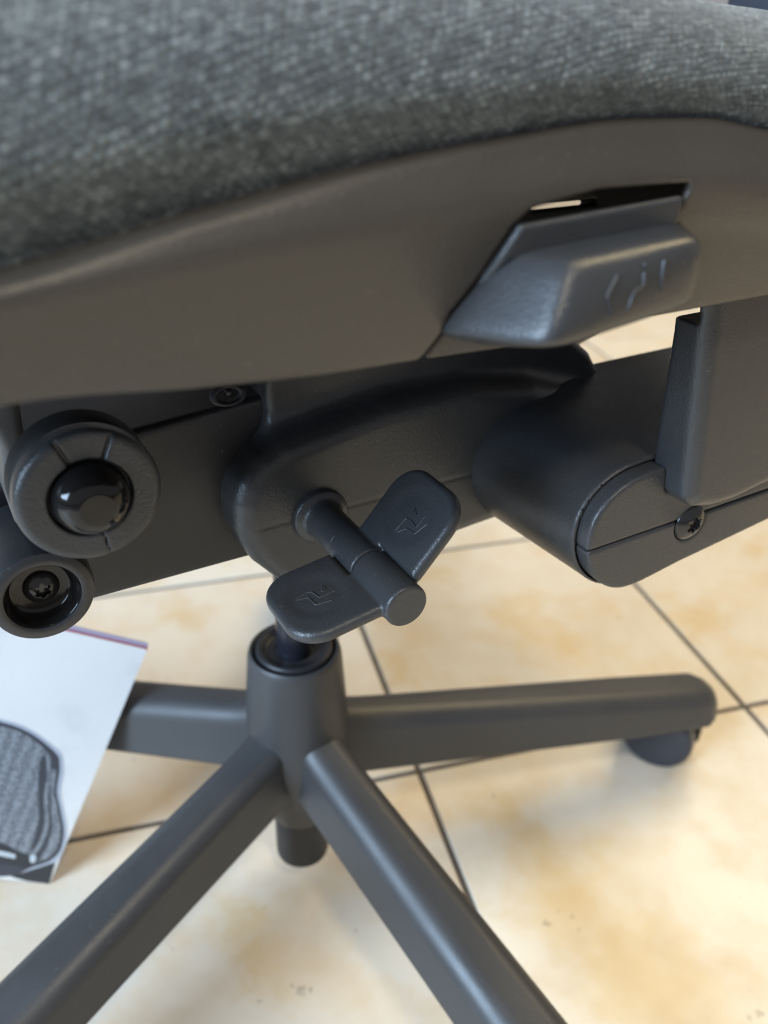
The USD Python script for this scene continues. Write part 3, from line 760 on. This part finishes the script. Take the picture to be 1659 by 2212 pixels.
put('lip', man(lip), 'shell_plastic', lev, smooth=40)
# raised marks on the grip: arrow head, seat curve with dot, stop bar


def on_face(a, b):
    d = lv(a, b, -.25)-CAM; d /= np.linalg.norm(d)
    t = np.linspace(.12, .40, 1400); q = CAM+t[:, None]*d
    val = map_coordinates(LF, ((q-LG.lo)/LG.h).T, order=1, mode='nearest')
    inb = np.all((q > LG.lo) & (q < LG.lo+LG.h*(np.array(LG.shape)-1)), 1)
    return q[np.argmax((val < 0) & inb)]


for nm, paths in (('arrow_mark', [[(1130, 585), (1075, 700), (1092, 795)]]), ('seat_mark', [[(1281, 565), (1280, 630), (1262, 650), (1225, 672), (1212, 710), (1192, 775)], [(1286, 518), (1287, 528)]]), ('bar_mark', [[(1391, 498), (1372, 660)]])):
    put(nm, trimesh.util.concatenate([tube([on_face(*q) for q in (pl if len(pl) > 2 else [pl[0], ((pl[0][0]+pl[1][0])/2, (pl[0][1]+pl[1][1])/2), pl[1]])], .00065, 8) for pl in paths]), 'charcoal_plastic', lev, smooth=60)

# --- icons on the paddles
def face_pt(PAD, px, py, side, depth=.0024):
    """Paddle coordinates (s, y) of a place in the photograph on the paddle's shown face."""
    A, cx, cy = PAD
    nrm = np.array([-math.sin(A), 0, math.cos(A)])*side; o = np.array([RX, 0, RZ])+nrm*depth
    d = RIGHT*(px-PW/2)-UP*(py-PH/2)+FWD*FPX
    p = CAM+d*(((o-CAM)@nrm)/(d@nrm))
    return (p-np.array([RX, 0, RZ]))@np.array([math.cos(A), 0, math.sin(A)]), p[1]


def icon_px(parent, PAD, side, lines, r):
    A, cx, cy = PAD; ms = []
    nrm = np.array([-math.sin(A), 0, math.cos(A)])*side; er = np.array([math.cos(A), 0, math.sin(A)]); ey = np.array([0, 1.0, 0])
    for l in lines:
        q = np.array([face_pt(PAD, *p, side) for p in l])
        k = np.concatenate([[0], np.cumsum(np.linalg.norm(np.diff(q, axis=0), axis=1))]); t = np.linspace(0, k[-1], max(3, int(k[-1]/.0004)))
        q = np.stack([np.interp(t, k, q[:, 0]), np.interp(t, k, q[:, 1])], 1)
        d = np.clip((1.12-np.sqrt(((q[:, 0]-cx)/.0125)**2+((q[:, 1]-cy)/.0135)**2))/.5, 0, 1)
        h = .0029-.0008*d*d*(3-2*d)+.00008
        ms.append(tube(np.array([RX, 0, RZ])+q[:, :1]*er+q[:, 1:2]*ey+(h[:, None]-.00012)*nrm, r, 10))
    put('raised_icon', trimesh.util.concatenate(ms), 'charcoal_plastic', hd, smooth=60)


def c7(a, b): return (540+.293*a, 999+.293*b)


UPP1 = [(335, 1004), (415, 956), (452, 950), (515, 993), (625, 940)]; LOW1 = [(605, 1012), (485, 1046), (430, 992), (335, 1012)]
icon_px(p1, PAD1, -1, [[c7(*q) for q in LOW1], [c7(*q) for q in UPP1], [c7(525, 905), c7(533, 948), c7(556, 925), c7(525, 905)], [c7(642, 915), c7(652, 911)], [c7(642, 992), c7(652, 988)]], .00042)
UPP2 = [(1072, 498), (1150, 408), (1190, 432), (1222, 482), (1292, 390)]; LOW2 = [(1305, 450), (1215, 522), (1150, 485), (1080, 512)]
icon_px(p2, PAD2, 1, [[c7(*q) for q in UPP2], [c7(*q) for q in LOW2], [c7(1195, 345), c7(1222, 385), c7(1214, 340), c7(1195, 345)], [c7(1317, 352), c7(1321, 342)], [c7(1333, 431), c7(1337, 421)]], .00042)

# --- bar that carries the back, from the housing out behind the seat
bb = []
for t in np.linspace(0, 1, 16):
    o = rrect(.060-.016*t, .030, .009, 6); c_ = np.array([.06+.255*t, -.003*t, .395+.105*t*t])
    bb.append(np.stack([c_[0]-o[:, 1]*.5*t, c_[1]+o[:, 0], c_[2]+o[:, 1]], 1))
put('back_bar', loft(bb), 'charcoal_plastic', chair, smooth=50)
# --- lower end of the back support, seen over the seat's edge
bs = []
for z in np.linspace(.50, .80, 14):
    o = rrect(.046+.02*(z-.5), .030, .009, 6)
    bs.append(np.stack([.315+.25*(z-.5)**2+o[:, 1], -.003+o[:, 0], np.full(len(o), z)], 1))
put('back_spine', loft(bs), 'caster_plastic', chair, smooth=50)

# ------------------------------------------------------------------ the leaflet leaning against a leg of the base
mat('leaflet_paper', {'g': ('geometry', {}), 'n': ('noise_texture', {'scale': 28.0, 'detail': 5.0}), 'r': ('rgb_ramp', {'ramp': [(0, (.62, .61, .60)), (.42, (.82, .805, .79)), (1, (.86, .845, .83))]}),
                      'p': ('principled_bsdf', {'roughness': .28})}, [('g.position', 'n.vector'), ('n.fac', 'r.fac'), ('r.color', 'p.base_color')])
mat('violet_paper', {'p': ('principled_bsdf', {'base_color': (.42, .36, .48), 'roughness': .5})})
mat('red_ink', {'p': ('principled_bsdf', {'base_color': (.55, .02, .03), 'roughness': .4})})
mat('print_mesh', {'g': ('geometry', {}), 'v': ('voronoi_texture', {'scale': 470.0, 'randomness': .40}), 'r': ('rgb_ramp', {'ramp': [(0, (.04, .044, .052)), (.30, (.09, .097, .115)), (.55, (.26, .28, .31)), (1, (.36, .38, .41))]}),
                   'p': ('principled_bsdf', {'roughness': .35})}, [('g.position', 'v.vector'), ('v.distance', 'r.fac'), ('r.color', 'p.base_color')])
mat('print_rim', {'p': ('principled_bsdf', {'base_color': (.46, .50, .58), 'roughness': .35})})
mat('print_dark', {'p': ('principled_bsdf', {'base_color': (.035, .038, .045), 'roughness': .35})})
mat('print_mid', {'p': ('principled_bsdf', {'base_color': (.055, .06, .075), 'roughness': .35})})
mat('print_light', {'p': ('principled_bsdf', {'base_color': (.55, .60, .64), 'roughness': .3})})
Bc = at(107, 1910, 'Z', .0008)
_az, _el = math.radians(-102.625), math.radians(6.5)      # the sheet stands steeply, one corner on the floor
nL = np.array([math.cos(_el)*math.cos(_az), math.cos(_el)*math.sin(_az), math.sin(_el)])


def on_sheet(px, py, off=0.0):
    d = RIGHT*(px-PW/2)-UP*(py-PH/2)+FWD*FPX
    return CAM+d*(((Bc-CAM)@nL+off)/(d@nL))


leaf = xf('leaflet', label='white printed leaflet with red edge and grey chair picture, leaning on a base leg', category='leaflet')
Tc = on_sheet(318, 1403); wv = Tc-Bc; wl = np.linalg.norm(wv); wv /= wl
wd = np.cross(nL, wv); wd = wd if wd@RIGHT < 0 else -wd


def sheet(corner, along, up_, w_, h_, n, th, r=.003):
    P = soft(sbox(0, 0, w_, h_), r); m = trimesh.creation.extrude_polygon(P, th, engine='earcut'); v = np.array(m.vertices)
    v = corner+v[:, :1]*along+v[:, 1:2]*up_-(th-v[:, 2:3])*n
    m = trimesh.Trimesh(v, m.faces, process=False)
    if m.volume < 0: m.invert()
    return m


put('front_page', sheet(Bc, wd, wv, .149, wl, nL, .0006, .002), 'leaflet_paper', leaf, smooth=30)
put('red_edge', sheet(Bc+wv*.02-nL*.0007, wd, wv, .148, wl-.0192, nL, .0006, .0005), 'red_ink', leaf, smooth=30)
put('back_page', sheet(Bc+wv*.02-nL*.0014, wd, wv, .148, wl-.0158, nL, .0006, .002), 'violet_paper', leaf, smooth=30)


def printed(name, pts, material, off):
    q = np.array([on_sheet(x, y) for x, y in pts])-Bc
    P = Polygon(np.stack([q@wd, q@wv], 1)).buffer(0).intersection(sbox(.0004, .0004, .1486, wl-.0004))
    for P in [k for k in getattr(P, 'geoms', [P]) if k.geom_type == 'Polygon']:
        m = trimesh.creation.extrude_polygon(P, .00012, engine='earcut'); v = np.array(m.vertices)
        v = Bc+v[:, :1]*wd+v[:, 1:2]*wv+(off+v[:, 2:3])*nL
        m = trimesh.Trimesh(v, m.faces, process=False)
        if m.volume < 0: m.invert()
        put(name, m, material, leaf, smooth=False)


def curve(pts, n=14):
    # a smooth closed outline through the points
    P = np.array(pts, float); k = np.arange(len(P)+6)-3; Q = P[k % len(P)]
    t = np.linspace(0, len(P), len(P)*n, endpoint=False)
    return np.stack([PchipInterpolator(k, Q[:, i])(t) for i in (0, 1)], 1)


printed('printed_glow', curve([(-160, 1520), (0, 1553), (42, 1565), (90, 1592), (135, 1636), (137, 1665), (131, 1710), (138, 1752), (145, 1795), (138, 1838), (112, 1868), (70, 1880), (-160, 1900)]), 'print_rim', .00010)
printed('printed_back_rim', curve([(-160, 1530), (0, 1559), (40, 1571), (85, 1596), (128, 1639), (129, 1662), (123, 1707), (131, 1752), (138, 1795), (132, 1832), (106, 1860), (66, 1874), (30, 1890), (0, 1893), (-160, 1885)]), 'print_mid', .00024)
printed('printed_mesh_back', curve([(-160, 1540), (0, 1567), (40, 1579), (78, 1602), (108, 1636), (110, 1664), (104, 1720), (106, 1770), (92, 1822), (60, 1850), (0, 1818), (-160, 1800)]), 'print_mesh', .00038)
printed('printed_side_band', curve([(112, 1660), (121, 1664), (118, 1710), (126, 1756), (131, 1796), (124, 1830), (96, 1856), (80, 1862), (102, 1826), (113, 1778), (109, 1718)]), 'print_mesh', .00038)
printed('printed_fold', curve([(88, 1640), (97, 1630), (101, 1668), (95, 1720), (96, 1772), (82, 1822), (64, 1842), (76, 1800), (84, 1760), (82, 1700)]), 'print_mid', .00052)
printed('printed_arm', curve([(-160, 1806), (0, 1824), (40, 1838), (72, 1852), (60, 1876), (30, 1868), (0, 1864), (-160, 1850)]), 'print_dark', .00052)
printed('printed_shine', curve([(-40, 1830), (0, 1836), (34, 1846), (32, 1853), (0, 1847), (-40, 1840)]), 'print_light', .00066)
printed('printed_shine', curve([(66, 1846), (74, 1844), (78, 1852), (74, 1862), (67, 1862), (64, 1854)]), 'print_light', .00066)
printed('printed_corner', [(22, 1893), (60, 1881), (119, 1862), (106, 1909), (60, 1903)], 'print_dark', .00024)
